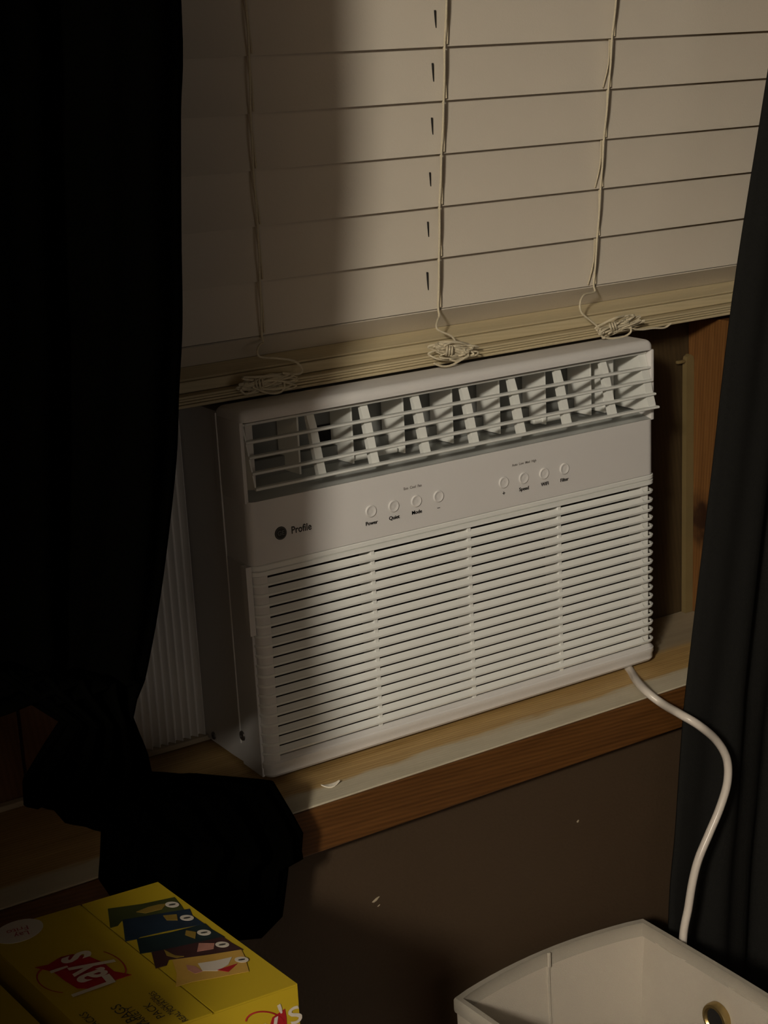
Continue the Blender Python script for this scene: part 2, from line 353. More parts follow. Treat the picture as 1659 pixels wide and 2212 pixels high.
bm = bmesh.new(); prism(bm, [(0.0068, 0.006), (0.0160, 0.010), (0.0160, 0.012), (0.0068, 0.012)], 2, 1.089, 1.150)
obj('end_cheek', bm, 'fascia', ac, label='beige left end strip behind the louvers')
# fixed horizontal louvers
for i, (y, z) in enumerate(LV):
    bm = bmesh.new(); prism(bm, [(y - 0.0012, z + 0.0009), (y - 0.0014, z - 0.0005), (y - 0.0004, z - 0.0014), (y + 0.0045, z - 0.0004), (y + 0.0045, z + 0.0012), (y, z + 0.0013)], 0, 0.0046 - 0.0006 * i * (1 if i < 2 else 0), 0.4892 + 0.0005 * i)
    obj('louver', bm, 'louver', ac)
# upright dividers in front and swivelling vanes behind
xs = [0.0781, 0.1371, 0.1963, 0.2545, 0.3130, 0.3722, 0.4330]
for i, x in enumerate(xs):
    bm = bmesh.new()
    poly = [(lv_y(z) + 0.0035, z) for z in (1.1495, 1.1340, 1.1200, 1.1060, 1.0915)] + [(-0.0005, 1.0895), (lv_y(1.12) + 0.010, 1.12), (0.0160, 1.1485)]
    prism(bm, poly, 0, x - 0.0042, x + 0.0038); obj('divider', bm, 'louver', ac)
    bm = bmesh.new(); a = math.radians(6)
    prism(bm, [(x - 0.0085, 0.0225), (x - 0.0068, 0.0222), (x - 0.010, 0.0555), (x - 0.0118, 0.0555)], 2, 1.0885, 1.1445)
    for zz in (1.100, 1.130): box(bm, x - 0.0068, x - 0.004, 0.030, 0.034, zz - .002, zz + .002)
    obj('vane', bm, 'louver', ac, label=None)
for x0, x1 in ((0.128, 0.183), (0.352, 0.402)):   # sliding bars that turn the vanes
    bm = bmesh.new(); box(bm, x0, x1, 0.026, 0.033, 1.0895, 1.0945, 0.001); obj('linkage_bar', bm, 'louver', ac)
bm = bmesh.new(); box(bm, 0.442, 0.456, 0.02, 0.05, 1.088, 1.1455, 0.002); obj('vane_post', bm, 'louver', ac)
# buttons
for x, z in ((.1322, 1.0449), (.1583, 1.0449), (.1848, 1.0449), (.2112, 1.0447), (.2915, 1.0440), (.3169, 1.0440), (.3433, 1.0440), (.3701, 1.0442)):
    bm = bmesh.new(); lathe_y(bm, x, z, [(0.0062, 0.0002), (0.0060, -0.0009), (0.0053, -0.0014), (0.0044, -0.0012), (0.0032, -0.0007), (0.0016, -0.0008), (0, -0.0009)], 28)
    obj('button', bm, 'fascia', ac, True)
def print_ac(s, x, z, size, m='ink', name='lettering', st=1.0): return text_on(name, s, size, (x, -0.0004, z), (1, 0, 0), (0, 0, 1), m, ac, st, 0.022)
for s, x, z in (('Power', .1322, 1.0330), ('Quiet', .1583, 1.0333), ('Mode', .1848, 1.0336), ('Speed', .3170, 1.0326), ('WiFi', .3441, 1.0326), ('Filter', .3698, 1.0324)):
    print_ac(s, x, z, 0.0052, st=1.0); print_ac(s, x + 0.0002, z, 0.0052)
print_ac('\u2013', .2108, 1.0332, 0.0062); print_ac('+', .2913, 1.0324, 0.0066)
print_ac('Eco  Cool  Fan', .1813, 1.0597, 0.0036, 'ink_grey', st=0.98); print_ac('Auto  Low  Med  High', .3181, 1.0597, 0.0036, 'ink_grey', st=0.95)
print_ac('Profile', .0548, 1.0432, 0.0098, 'ink', st=0.86)
bm = bmesh.new(); lathe_y(bm, .0328, 1.0430, [(0.0064, 0.0), (0.0062, -0.0005), (0, -0.0005)], 32); emb = obj('emblem', bm, 'ink', ac, label='dark round emblem')
bm = bmesh.new()
for k in range(28):
    a, b = 2 * math.pi * k / 28, 2 * math.pi * (k + 1) / 28
    add(bm, [(.0328 + r * math.cos(q), -0.0007, 1.0430 + r * math.sin(q)) for r, q in ((.0056, a), (.0056, b), (.0052, b), (.0052, a))], [(0, 1, 2, 3)])
obj('emblem_ring', bm, 'emblem_ring', emb, recalc=False)
text_on('emblem_letters', 'GE', 0.0062, (.0328, -0.0007, 1.0430), (1, 0, 0), (0, 0, 1), 'emblem_ring', emb)
# ---- lower intake grille
PITCH = 0.01008; ZT = 1.0041
bm = bmesh.new(); box(bm, 0.012, 0.490, 0.026, 0.029, 0.815, 1.012); obj('filter_screen', bm, 'filter', ac, label='dark filter behind the grille slats')
bm = bmesh.new(); prism(bm, [(0.0032, 0.0488)] + [(0.0032 + 0.0095 - 0.0095 * math.cos(q), 0.0015 + 0.0095 - 0.0095 * math.sin(q)) for q in [i * math.pi / 12 for i in range(7)]] + [(0.0165, 0.0015), (0.0165, 0.0488)], 2, 0.812, 1.0160); obj('grille_stile', bm, 'fascia', ac, True)
bm = bmesh.new(); box(bm, 0.4800, 0.4905, 0.0055, 0.026, 0.812, 1.0055, 0.001); obj('grille_stile', bm, 'white', ac)
bm = bmesh.new(); box(bm, 0.4910, 0.4945, 0.012, 0.0488, 0.812, 1.0160, 0.001); obj('grille_stile', bm, 'white', ac)
# a slat: profile swept round both corners
def slat_path(rl=0.011, rr=0.013):
    p = [((0.0, 0.034), (-1, 0))]
    xl, xr, n = 0.0008, 0.4995, 6
    p = [((xl - .0004, 0.0125), (-1, 0))]
    for i in range(n + 1):
        a = i * math.pi / 2 / n; p.append(((xl + rl - rl * math.cos(a), rl - rl * math.sin(a)), (-math.cos(a), -math.sin(a))))
    for i in range(n + 1):
        a = i * math.pi / 2 / n; p.append(((xr - rr + rr * math.sin(a), rr - rr * math.cos(a)), (math.sin(a), -math.cos(a))))
    p.append(((xr, 0.030), (1, 0)))
    return p
bm = bmesh.new(); box(bm, 0.0, 0.0030, 0.0095, 0.0495, Z0, 1.0163, 0.0008); obj('bezel_side', bm, 'casing', ac)
bm = bmesh.new(); box(bm, 0.4960, 0.4990, 0.030, 0.0495, Z0, 1.0163, 0.0008); obj('bezel_side', bm, 'casing', ac)
def sweep(bm, prof):
    """prof: closed outline of (inset from the outer path, z)"""
    rings = []
    for (x, y), (nx, ny) in slat_path():
        rings.append([bm.verts.new((x - nx * d, y - ny * d, z)) for d, z in prof])
    k = len(prof)
    for A, B in zip(rings, rings[1:]):
        for j in range(k): bm.faces.new((A[j], A[(j + 1) % k], B[(j + 1) % k], B[j]))
    bm.faces.new(rings[0]); bm.faces.new(rings[-1][::-1])
bm = bmesh.new()
sweep(bm, [(0.0020, -0.0066), (0.0004, -0.0069), (0.0, -0.0073), (0.0007, -0.0095), (0.0020, -0.0095)])
prism(bm, [(0.0048, -0.0028), (0.0008, -0.0069), (0.0016, -0.0085), (0.0056, -0.0042)], 0, 0.0165, 0.4800)
slat0 = obj('slat', bm, 'white', ac, True); slat0.location.z = ZT
NS = 18
for i in range(1, NS): s = slat0.copy(); COL.objects.link(s); s.location.z = ZT - i * PITCH
bm = bmesh.new(); sweep(bm, [(0.001, 1.0158), (0.0, 1.0150), (0.0, 1.0112), (0.0022, 1.0108), (0.0022, 1.0098), (0.0, 1.0094), (0.0, 1.0052), (0.001, 1.0046), (0.0060, 1.0046), (0.0060, 1.0158)])
obj('grille_top_rail', bm, 'white', ac, True)
for x in (0.4905, 0.4972):
    bm = bmesh.new(); box(bm, x - .002, x + .002, 0.004 if x < .495 else .010, 0.009 if x < .495 else .018, 1.0158, 1.0185, 0.001); obj('corner_nub', bm, 'white', ac)
bm = bmesh.new(); zb = ZT - NS * PITCH
sweep(bm, [(0.0048, zb - 0.0028), (0.0010, zb - 0.0058), (0.0010, zb - 0.0062), (-0.0004, zb - 0.0075), (-0.0004, zb - 0.0120), (0.0006, zb - 0.0135), (0.0006, Z0 + 0.003), (0.003, Z0), (0.012, Z0), (0.012, zb - 0.0028)])
obj('grille_bottom_rail', bm, 'fascia', ac, True)
for x in (0.1335, 0.2490, 0.3650):
    bm = bmesh.new(); box(bm, x - 0.0022, x + 0.0022, 0.0030, 0.0255, 0.8195, 1.0045, 0.0004); obj('rib', bm, 'white', ac)
bm = bmesh.new()       # finger tab on the left edge of the grille
prism(bm, [(0.0115, 1.0165), (0.0090, 0.958), (0.0060, 0.9515), (0.0015, 0.949), (0.0015, 1.0165)], 0, -0.0055, 0.0004)
obj('finger_tab', bm, 'fascia', ac)
# accordion side panel
bm = bmesh.new(); x = -0.130; k = 0; pts = []
while x < 0.006:
    pts += [(x, 0.1415), (x + 0.0035, 0.1350), (x + 0.0042, 0.1350), (x + 0.0072, 0.1415)]; x += 0.0085
poly = pts + [(q[0], q[1] + 0.0015) for q in pts[::-1]]
n = len(pts)
add(bm, [(a, b, z) for z in (0.8015, 1.154) for a, b in poly],
    [(i, i + 1, i + 1 + 2 * n, i + 2 * n) for i in range(2 * n - 1)] + [(2 * n - 1, 0, 2 * n, 4 * n - 1)])
obj('accordion_panel', bm, 'pleat', ac, label='pleated vinyl side panel left of the casing')
bm = bmesh.new(); box(bm, -0.130, 0.0095, 0.132, 0.146, 0.7957, 0.8012, 0.001); obj('panel_track', bm, 'track', ac, label='pale bottom track of the pleated panel')
# ---- power cord
cp = [(0.505, 0.035, 0.802)]
cp = [Vector((0.470, 0.030, 0.8035)), at(1364, 1453, 1, -0.001), at(1378, 1474, 2, 0.8035), at(1400, 1497, 2, 0.8035)]
for px, py, y in ((1432, 1521, -0.090), (1470, 1543, -0.130), (1510, 1567, -0.147), (1548, 1600, -0.146), (1570, 1640, -0.147), (1571, 1690, -0.147), (1555, 1745, -0.147), (1532, 1800, -0.147), (1509, 1855, -0.147), (1496, 1905, -0.147), (1487, 1960, -0.147), (1475, 2035, -0.147)):
    cp.append(at(px, py, 1, y))
e = cp[-1]; cp += [e + Vector((0.003, 0, -0.08)), e + Vector((0.01, -0.002, -0.25)), Vector((e.x + 0.02, e.y - 0.004, 0.03)), Vector((e.x + 0.06, e.y - 0.02, 0.006)), Vector((e.x + 0.14, e.y - 0.03, 0.006))]
print('cord end', e)
bm = bmesh.new(); tube(bm, smooth_path(cp, 8), 0.0049, 12, flat=0.9)
obj('power_cord', bm, 'power', ac, True, label='thick white power cord hanging from the right corner')

# ------------------------------------------------------------------ venetian blind
bl = thing('window_blind', 'off-white venetian blind with closed slats hanging in the window', 'blind', (0.03, 0.07, 1.165))
BX0, BX1 = OX0 + 0.012, XO - 0.006
def slat_mesh(w, top, th, sag, tilt_dy, seg=8):
    """closed slat: local z 0 at its lower (front) edge"""
    bm = bmesh.new(); f, b = [], []
    for i in range(seg + 1):
        t = i / seg; z = t * w; y = tilt_dy * t - sag * 4 * t * (1 - t)
        f.append((y, z)); b.append((y + th, z))
    prism(bm, f + b[::-1], 0, BX0, BX1)
    return bm
bm = slat_mesh(0.0600, 0, 0.0018, -0.0032, 0.0045)
s0 = obj('slat', bm, 'blind', bl, True); zb0, pit, yb = 1.2180, 0.0505, 0.0615
s0.location = (0, yb, zb0)
nsl = 15
for i in range(1, nsl):
    s = s0.copy(); COL.objects.link(s); s.location = (random.uniform(-.001, .001), yb + random.uniform(-.0006, .0006), zb0 + pit * i)
bm = bmesh.new(); box(bm, BX0, BX1, 0.045, 0.105, zb0 + pit * nsl + 0.012, zb0 + pit * nsl + 0.05, 0.002); obj('headrail', bm, 'blind', bl)
# raised slats lying on each other, the two uppermost thick
def stack_slat(z0, z1, y0, x0=BX0, x1=BX1, name='stacked_slat'):
    bm = bmesh.new(); box(bm, x0, x1, y0, 0.112, z0, z1, min(0.0011, (z1 - z0) * .35), 2); return obj(name, bm, 'stack', bl)
bm = bmesh.new(); prism(bm, [(.0622, 1.2160), (.0638, 1.2172), (.0868, 1.1962), (.0855, 1.1946)], 0, BX0, BX1); obj('slat', bm, 'blind', bl, label='tipped slat showing its shaded underside')
bm = bmesh.new(); prism(bm, [(.0640, 1.1856), (.0632, 1.1866), (.0640, 1.1876), (.0845, 1.1944), (.112, 1.1944), (.112, 1.1856)], 0, BX0, BX1); obj('stacked_slat', bm, 'stack', bl)
stack_slat(1.1752, 1.1853, 0.0605)
zz = 1.1750
for i in range(3):
    stack_slat(zz - 0.0025, zz - 0.0002, 0.0490 + random.uniform(-.001, .001), x1=BX1 - random.uniform(0, .002)); zz -= 0.0026
stack_slat(1.1640, zz - 0.0002, 0.0478, name='bottom_rail')
# ladder cords
def cord(pts, r=0.0009, name='ladder_cord', n=6, flat=1.0, lab=None, par=bl, mt='cord'):
    bm = bmesh.new(); tube(bm, smooth_path(pts, n), r, 7, flat=flat); return obj(name, bm, mt, par, True, lab)
yc = 0.0560
def ladder(path, tail, side, name):
    """path: photo pixels of the cord over the slats"""
    P = [at(px, py, 1, yc) for px, py in path]
    def X(z):
        for a, b in zip(P, P[1:]):
            if a.z >= z >= b.z: return a.x + (a.z - z) / (a.z - b.z) * (b.x - a.x)
        return P[0].x + (z - P[0].z) * (P[0].x - P[1].x) / (P[0].z - P[1].z) if z > P[0].z else P[-1].x
    top = zb0 + pit * nsl
    line = []; z = top; i = nsl
    while i >= 0:
        zz = zb0 + pit * i; line += [Vector((X(zz), yc + 0.0012, zz + 0.002)), Vector((X(zz - .025), yc + 0.0008, zz - 0.025))]
        i -= 1
    line = [p for p in line if p.z > zb0 - 0.004] + [Vector((X(zb0 - .004), yc, zb0 - .006))] + [at(px, py, 1, y) for px, py, y in tail]
    cord(line, 0.0011, 'lift_cord', 4)
    # the ladder's two front strings spread between slats, gather at each edge
    for i in range(nsl + 1):
        z0 = zb0 + pit * i - 0.001; z1 = z0 - pit + 0.003 if i else z0
        if i == 0: continue
        x0, x1 = X(z0), X(z1)
        cord([(x0 + 0.0015, yc + 0.0052, z0), (x0 + 0.0030 + .0008 * side, yc + 0.0066, (z0 + z1) / 2 + .004), (x1 + 0.0040, yc + 0.0028, z1)], 0.0008, 'ladder_cord', 3)
        if name == 'right' and i % 2: cord([(x0 - 0.0005, yc + 0.0052, z0), (x0 - 0.0012, yc + 0.0060, (z0 + z1) / 2), (x1 - 0.0062, yc + 0.0032, z1)], 0.0007, 'ladder_cord', 3)
        if name == 'centre':
            xs_ = x0 - 0.0085; bm = bmesh.new()
            z2 = z0 - 0.012 - random.uniform(0, .006); ts = (z2 - .0105 - (z0 + .001 - pit)) / .06; ys = yb + 0.0045 * ts + 0.0128 * ts * (1 - ts) - 0.0004
            box(bm, xs_ - 0.0007, xs_ + 0.0007, ys - 0.0006, ys + 0.0020, z2 - 0.021, z2, 0.0003)
            obj('cord_slot', bm, 'hole', bl)
def px3(l, y): return [at(a, b, 1, y) for a, b in l]
ladder([(968, -30), (966, 0), (962, 105), (960, 225), (955, 340), (951, 452), (950, 560), (948, 662)], [(944, 695, 0.050), (943, 708, 0.044), (952, 716, 0.043), (975, 726, 0.041), (985, 740, 0.040)], 1, 'centre')
ladder([(1336, -30), (1332, 0), (1324, 85), (1316, 195), (1306, 304), (1299, 409), (1292, 512), (1284, 612)], [(1262, 637, 0.050), (1253, 655, 0.044), (1256, 675, 0.042), (1275, 692, 0.041), (1290, 705, 0.040), (1300, 722, .036)], -1, 'right')
ladder([(530, -30), (533, 0), (540, 125), (543, 250), (549, 375), (558, 490), (563, 610), (567, 725)], [(561, 745, 0.050), (556, 758, 0.044), (562, 771, 0.042), (600, 774, .040), (636, 780, .040), (653, 797, .040), (645, 808, .040), (610, 806, .039)], 1, 'left')
# cord bundles: tied-up loops in front of the stack
def bundle(c, w, h, n, seed, ang, y0, extra=()):
    rnd = random.Random(seed); bm = bmesh.new()
    for k in range(n):
        ww = w * rnd.uniform(0.55, 1.0); hh = h * rnd.uniform(0.14, 0.5); ox = rnd.uniform(-.14, .14) * w; oz = rnd.uniform(-.30, .30) * h; a0 = ang + rnd.uniform(-.22, .22)
        pts = []
        for j in range(9):
            q = 2 * math.pi * j / 9; u = math.cos(q) * ww / 2 * rnd.uniform(.9, 1.1) + ox; v = math.sin(q) * hh / 2 * rnd.uniform(.6, 1.3) + oz
            p = (c[0] + u * math.cos(a0) - v * math.sin(a0), c[1] + u * math.sin(a0) + v * math.cos(a0))
            pts.append(at(p[0], p[1], 1, y0 - rnd.uniform(0, .010)))
        tube(bm, smooth_path(pts, 5, True), rnd.uniform(.0009, .0013), 6, True)
    for l, y in extra: tube(bm, smooth_path(px3(l, y), 5), 0.0011, 7)
    # binding turns across the middle
    for k in range(3):
        u = (k - 1) * w * .06 - w * .12; pts = []
        for j in range(8):
            q = 2 * math.pi * j / 8; v = math.sin(q) * h * .26; p = (c[0] + u * math.cos(ang) - v * math.sin(ang), c[1] + u * math.sin(ang) + v * math.cos(ang))
            pts.append(at(p[0], p[1], 1, y0 - .005 - .008 * math.cos(q)))
        tube(bm, smooth_path(pts, 4, True), .0011, 6, True)
    return obj('cord_bundle', bm, 'cord', bl, True, 'tangle of tied-up blind cord')
bundle((982, 758), 92, 42, 15, 3, 0.08, 0.042, [([(938, 785), (955, 791), (975, 789), (1000, 775), (1012, 768)], 0.030), ([(972, 776), (985, 780), (1000, 776)], 0.030)])
bundle((1335, 702), 92, 34, 11, 9, -0.32, 0.042, [([(1296, 712), (1300, 726), (1320, 731), (1345, 728), (1362, 718), (1362, 705)], 0.034), ([(1330, 706), (1380, 712), (1410, 709), (1435, 708), (1449, 699)], 0.040)])
bundle((575, 826), 120, 40, 12, 5, -0.16, 0.042, [([(545, 836), (575, 848), (600, 849), (613, 840), (614, 826)], 0.032), ([(518, 842), (530, 851), (548, 846), (552, 838)], 0.034)])

# ------------------------------------------------------------------ curtains
def lin_path(pts, n):
    out = []
    for a, b in zip(pts, pts[1:]):
        for j in range(n): out.append(Vector(a).lerp(Vector(b), j / n))
    return out + [Vector(pts[-1])]
def curtain(name, rows, ycols, nu, folds, amp, m, label, thick=0.003, nv=6, phase=0.0, straight=None):
    """rows: (left point, right point) pairs; folds run down the cloth"""
    k_ = len(rows) - 1 if straight is None else straight
    A = smooth_path([r[0] for r in rows[:k_ + 1]], nv); B = smooth_path([r[1] for r in rows[:k_ + 1]], nv)
    if straight is not None:
        A = A[:-1] + lin_path([r[0] for r in rows[k_:]], nv); B = B[:-1] + lin_path([r[1] for r in rows[k_:]], nv)
    bm = bmesh.new(); g = []
    for j, (a, b) in enumerate(zip(A, B)):
        row = []
        for i in range(nu + 1):
            t = i / nu; p = a.lerp(b, t); e = min(1, 6 * t, 6 * (1 - t)) if folds[2] else min(1, 6 * t) if folds[3] == 'r' else min(1, 6 * (1 - t))
            f = math.sin(folds[0] * 2 * math.pi * t + phase + .5 * math.sin(j * .08)) + .45 * math.sin(folds[1] * 2 * math.pi * t + 1.3 + .04 * j)
            p = p + Vector((0, amp * f * (0.35 + 0.65 * e), 0)); row.append(bm.verts.new(p))
        g.append(row)
    for r0, r1 in zip(g, g[1:]):
        for i in range(nu): bm.faces.new((r0[i], r0[i + 1], r1[i + 1], r1[i]))
    bmesh.ops.recalc_face_normals(bm, faces=bm.faces[:])
    me = bpy.data.meshes.new(name); bm.to_mesh(me); bm.free()
    for p in me.polygons: p.use_smooth = True
    me.materials.append(M[m]); o = link(name, me)
    sm = o.modifiers.new('thickness', 'SOLIDIFY'); sm.thickness = thick; sm.offset = 0
    tag(o, label, 'curtain')
    return o
yl = -0.255
def lrow(l, r, y=yl): return (at(l[0], l[1], 1, y), at(r[0], r[1], 1, y))
def zrow(z, xl_, xr_, y): return (Vector((xl_, y, z)), Vector((xr_, y, z)))
k1 = at(397, 0, 1, yl); 
rows = [zrow(2.10, -0.60, k1.x + .008, yl), zrow(1.75, -0.60, k1.x + .003, yl)]
for px, py in ((397, 0), (397, 250), (398, 500), (400, 700), (392, 850), (385, 1000), (362, 1200), (342, 1330), (320, 1440)):
    yk = yl if py < 1100 else {1200: -.27, 1330: -.29, 1440: -.31}[py]
    p = at(px, py, 1, yk); rows.append(zrow(p.z, -0.60 + max(0, 1.16 - p.z) * .55, p.x, yk))
rows += [lrow((-60, 1440), (312, 1468), -.315), lrow((10, 1482), (298, 1500), -.32), lrow((140, 1562), (280, 1538), -.325), lrow((95, 1625), (318, 1625), -.28), lrow((52, 1690), (330, 1678), -.20), lrow((55, 1742), (430, 1673), -.14),
         lrow((80, 1747), (590, 1688), -.112), lrow((105, 1733), (636, 1765), -.108), lrow((145, 1778), (655, 1800), -.106), lrow((222, 1790), (652, 1840), -.105),
         lrow((224, 1800), (655, 1856), -.105), lrow((222, 1850), (624, 1872), -.105), lrow((218, 1900), (610, 1980), -.105), lrow((260, 1960), (566, 2021), -.105), lrow((330, 2000), (500, 2024), -.105)]
straight_from = len(rows) - 15
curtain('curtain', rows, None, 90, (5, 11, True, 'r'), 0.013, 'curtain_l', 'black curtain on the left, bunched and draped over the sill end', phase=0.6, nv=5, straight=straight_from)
yr = -0.100
edge = [(1700, -60), (1659, 205), (1590, 640), (1540, 1060), (1490, 1480), (1479, 1600), (1465, 1800), (1450, 1990)]
rows = []
for k, (px, py) in enumerate(edge):
    p = at(px, py, 1, yr)
    if k == 0: rows.append(zrow(2.08, p.x + .10, 1.30, yr))
    rows.append(zrow(p.z, p.x, 1.22, yr))
p = rows[-1][0]
rows += [zrow(0.3, p.x - .004, 1.2, yr), zrow(0.02, p.x - .006, 1.2, yr)]
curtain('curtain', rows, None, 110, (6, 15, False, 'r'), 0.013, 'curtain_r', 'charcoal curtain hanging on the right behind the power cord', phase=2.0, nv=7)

# ------------------------------------------------------------------ storage basket
ZR = 0.560; bx0, bx1, byb, byf = 0.1395, 0.3865, -0.1005, -0.43
bk = thing('storage_basket', 'white canvas storage basket with a hemmed rim below the window', 'basket', ((bx0 + bx1) / 2, -0.27, 0.0))
def plan(n=14, inset=0.0, bulge=0.016):
    x0, x1, yb_, yf = bx0 + inset, bx1 - inset, byb - inset, byf + inset
    P = []
    for i in range(n): t = i / n; P.append((x0 + (x1 - x0) * t, yb_ + bulge * math.sin(math.pi * t) ** .8 if t else yb_))
    for i in range(n): t = i / n; P.append((x1 + .003 * math.sin(math.pi * t), yb_ + (yf - yb_) * t))
    for i in range(n): t = i / n; P.append((x1 + (x0 - x1) * t, yf - .006 * math.sin(math.pi * t)))
    for i in range(n): t = i / n; P.append((x0 + .006 * math.sin(math.pi * t), yf + (yb_ - yf) * t))
    return P
def shell(bm, zs, ins, th=0.0035):
    rings = []; lev = [(z, i, 0) for z, i in zip(zs, ins)]; lev_in = [(z, i + th, 0) for z, i in zip(zs, ins)][::-1]
    for z, i, _ in lev + lev_in:
        rings.append([bm.verts.new((x, y, z + wob(x, y, z))) for x, y in plan(inset=i, bulge=0.016 * (0.35 + .65 * z / ZR))])
    k = len(rings[0])
    for A, B in list(zip(rings, rings[1:])) + [(rings[-1], rings[0])]:
        for j in range(k): bm.faces.new((A[j], A[(j + 1) % k], B[(j + 1) % k], B[j]))
def wob(x, y, z): return 0.0
bm = bmesh.new(); zs = [0.02, 0.15, 0.3, 0.42, 0.5, 0.545]
shell(bm, zs, [0.012, 0.008, 0.004, 0.0025, 0.0015, 0.0008])
for v in bm.verts:     # soft dents in the canvas
    if v.co.x > bx1 - .03: v.co.x += 0.0035 * math.sin(v.co.y * 60 + v.co.z * 25)
obj('wall_panel', bm, 'basket', bk, True)
bm = bmesh.new(); shell(bm, [0.5435, 0.546, 0.5575, 0.560], [-0.0006, -0.0012, -0.0012, -0.0002], 0.0058)
obj('rim_hem', bm, 'hem', bk, True)
bm = bmesh.new(); box(bm, bx0 + .008, bx1 - .008, byf + .008, byb - .008, 0.003, 0.019, .003); obj('base', bm, 'basket', bk)
bm = bmesh.new(); sy = lambda z_: byb - 0.0035 - 0.0015 - 0.02 * max(0, .5 - z_) + 0.016 * (0.35 + .65 * z_ / ZR)
prism(bm, [(sy(z_) - .0012, z_) for z_ in (.15, .3, .42, .5, .543)] + [(sy(z_) + .0008, z_) for z_ in (.543, .5, .42, .3, .15)], 0, 0.2635, 0.2662); box(bm, 0.2630, 0.2664, byb + .0070, byb + .0095, 0.5430, 0.5600, .0006); obj('seam', bm, 'basket', bk, label='raised vertical seam in the back wall')
bm = bmesh.new()
g = at(1545, 2203, 0, bx1 - .0095)
for k in range(28):
    a, b = 2 * math.pi * k / 28, 2 * math.pi * (k + 1) / 28
    pr = [(0.0175, 0.006), (0.0175, 0.0), (0.0165, -0.0022), (0.0135, -0.0026), (0.0118, -0.0005), (0.0118, 0.001)]
    for (r0, d0), (r1, d1) in zip(pr, pr[1:]):
        add(bm, [(g.x + d, g.y + r * math.cos(q), g.z + r * math.sin(q)) for r, d, q in ((r0, d0, a), (r0, d0, b), (r1, d1, b), (r1, d1, a))], [(0, 1, 2, 3)])
bmesh.ops.remove_doubles(bm, verts=bm.verts[:], dist=1e-6)
gr = obj('eyelet', bm, 'brass', bk, True, 'brass eyelet in the right wall')
t = bmesh.new(); lathe_y(t, 0, 0, [(0.0119, 0.0), (0, 0.0)], 24)
for v in t.verts: v.co = Vector((g.x + 0.0006, g.y + v.co.x, g.z + v.co.z))
obj('eyelet_hole', t, 'hole', gr)

# ------------------------------------------------------------------ snack cartons on a small table
ZK, HK = 0.855, 0.200
def carton(corners, name_label, zt=ZK):
    c = sum(corners, Vector()) / 4
    root = thing('snack_carton', name_label, 'box', (c.x, c.y, zt - HK), None)
    A, B, C_, D = corners      # back right, front right, front left, back left
    bm = bmesh.new(); q = [Vector((p.x, p.y, 0)) for p in (A, B, C_, D)]
    for p in q: pass
    n = 4; zt2 = zt - 0.0016
    add(bm, [(p.x, p.y, zt - HK) for p in q] + [(p.x, p.y, zt2) for p in q], [(3, 2, 1, 0), (4, 5, 6, 7)] + [(i, (i + 1) % 4, (i + 1) % 4 + 4, i + 4) for i in range(4)])
    obj('body', bm, 'yellow', root)
    return root, q
def flap(q, u0, u1, zt, root):
    """top flap between two fractions of the width"""
    A, B, C_, D = q; bm = bmesh.new()
    P = [D.lerp(A, u0), D.lerp(A, u1), C_.lerp(B, u1), C_.lerp(B, u0)]
    add(bm, [(p.x, p.y, zt - .0014) for p in P] + [(p.x, p.y, zt) for p in P], [(0, 1, 2, 3), (7, 6, 5, 4)] + [(i, i + 4, (i + 1) % 4 + 4, (i + 1) % 4) for i in range(4)])
    return obj('top_flap', bm, 'yellow', root)
A = at(341, 1905, 2, ZK); B = at(642, 2125, 2, ZK); D = at(-44, 2019, 2, ZK); C_ = D + (B - A)
C_.z = ZK
c1, q1 = carton([A, B, C_, D], 'yellow snack carton with red-banner logo and printed chip bags on top')
us = 0.562
flap(q1, 0.0, us - .012, ZK, c1); flap(q1, us, 1.0, ZK, c1)
off = Vector(((D - A).x * 1.10, (D - A).y * 1.10 - 0.012, 0)); A2 = A + off; B2 = B + off; C2 = C_ + off; D2 = D + off
c2, q2 = carton([A2, B2, C2, D2], 'second yellow snack carton at the lower left picture corner', ZK - .004)
flap(q2, 0.0, .55, ZK - .004, c2); flap(q2, .556, 1.0, ZK - .004, c2)
ZP = ZK + 0.0004
def cp_(x, y, z=ZP): return at(x / 2.514, 1880 + y / 2.514, 2, z)
def decal(name, pts, m, par, z=ZP, th=0.0003, lab=None):
    bm = bmesh.new(); P = [cp_(a, b, z) for a, b in pts]; n = len(P)
    add(bm, [tuple(p) for p in P] + [(p.x, p.y, p.z - th) for p in P], [tuple(range(n)), tuple(range(2 * n - 1, n - 1, -1))] + [(i, i + n, (i + 1) % n + n, (i + 1) % n) for i in range(n)])
    return obj(name, bm, m, par, label=lab)
def ell(cx, cy, a, b, rot=0, n=20, s=0, e=2 * math.pi): return [(cx + a * math.cos(q) * math.cos(rot) - b * math.sin(q) * math.sin(rot), cy + a * math.cos(q) * math.sin(rot) + b * math.sin(q) * math.cos(rot)) for q in [s + (e - s) * i / n for i in range(n + (0 if e - s > 6.2 else 1))]]
lg = decal('logo_banner', [(190, 527), (262, 512), (330, 470), (395, 455), (480, 466), (560, 500), (620, 548), (715, 566), (620, 596), (560, 618), (490, 640), (420, 640), (355, 600), (310, 566), (285, 548)], 'red', c1, ZP + .0004)
def arcline(pts, m, par, z, w=.0006):
    bm = bmesh.new(); tube(bm, [cp_(a, b, z) for a, b in pts], w, 5, flat=.25); return obj('logo_ring', bm, m, par)
arcline(ell(330, 590, 130, 72, 0.12, 20, math.pi * .45, math.pi * 1.25), 'red', c1, ZP + .0002)
arcline(ell(560, 510, 130, 66, 0.35, 20, -math.pi * .55, math.pi * .15), 'red', c1, ZP + .0002)
RD = (q1[0] - q1[1]).normalized(); UD = Vector((0, 0, 1)).cross(RD)     # carton print reads front to back
rd2 = (RD * math.cos(.10) - UD * math.sin(.10)).normalized()
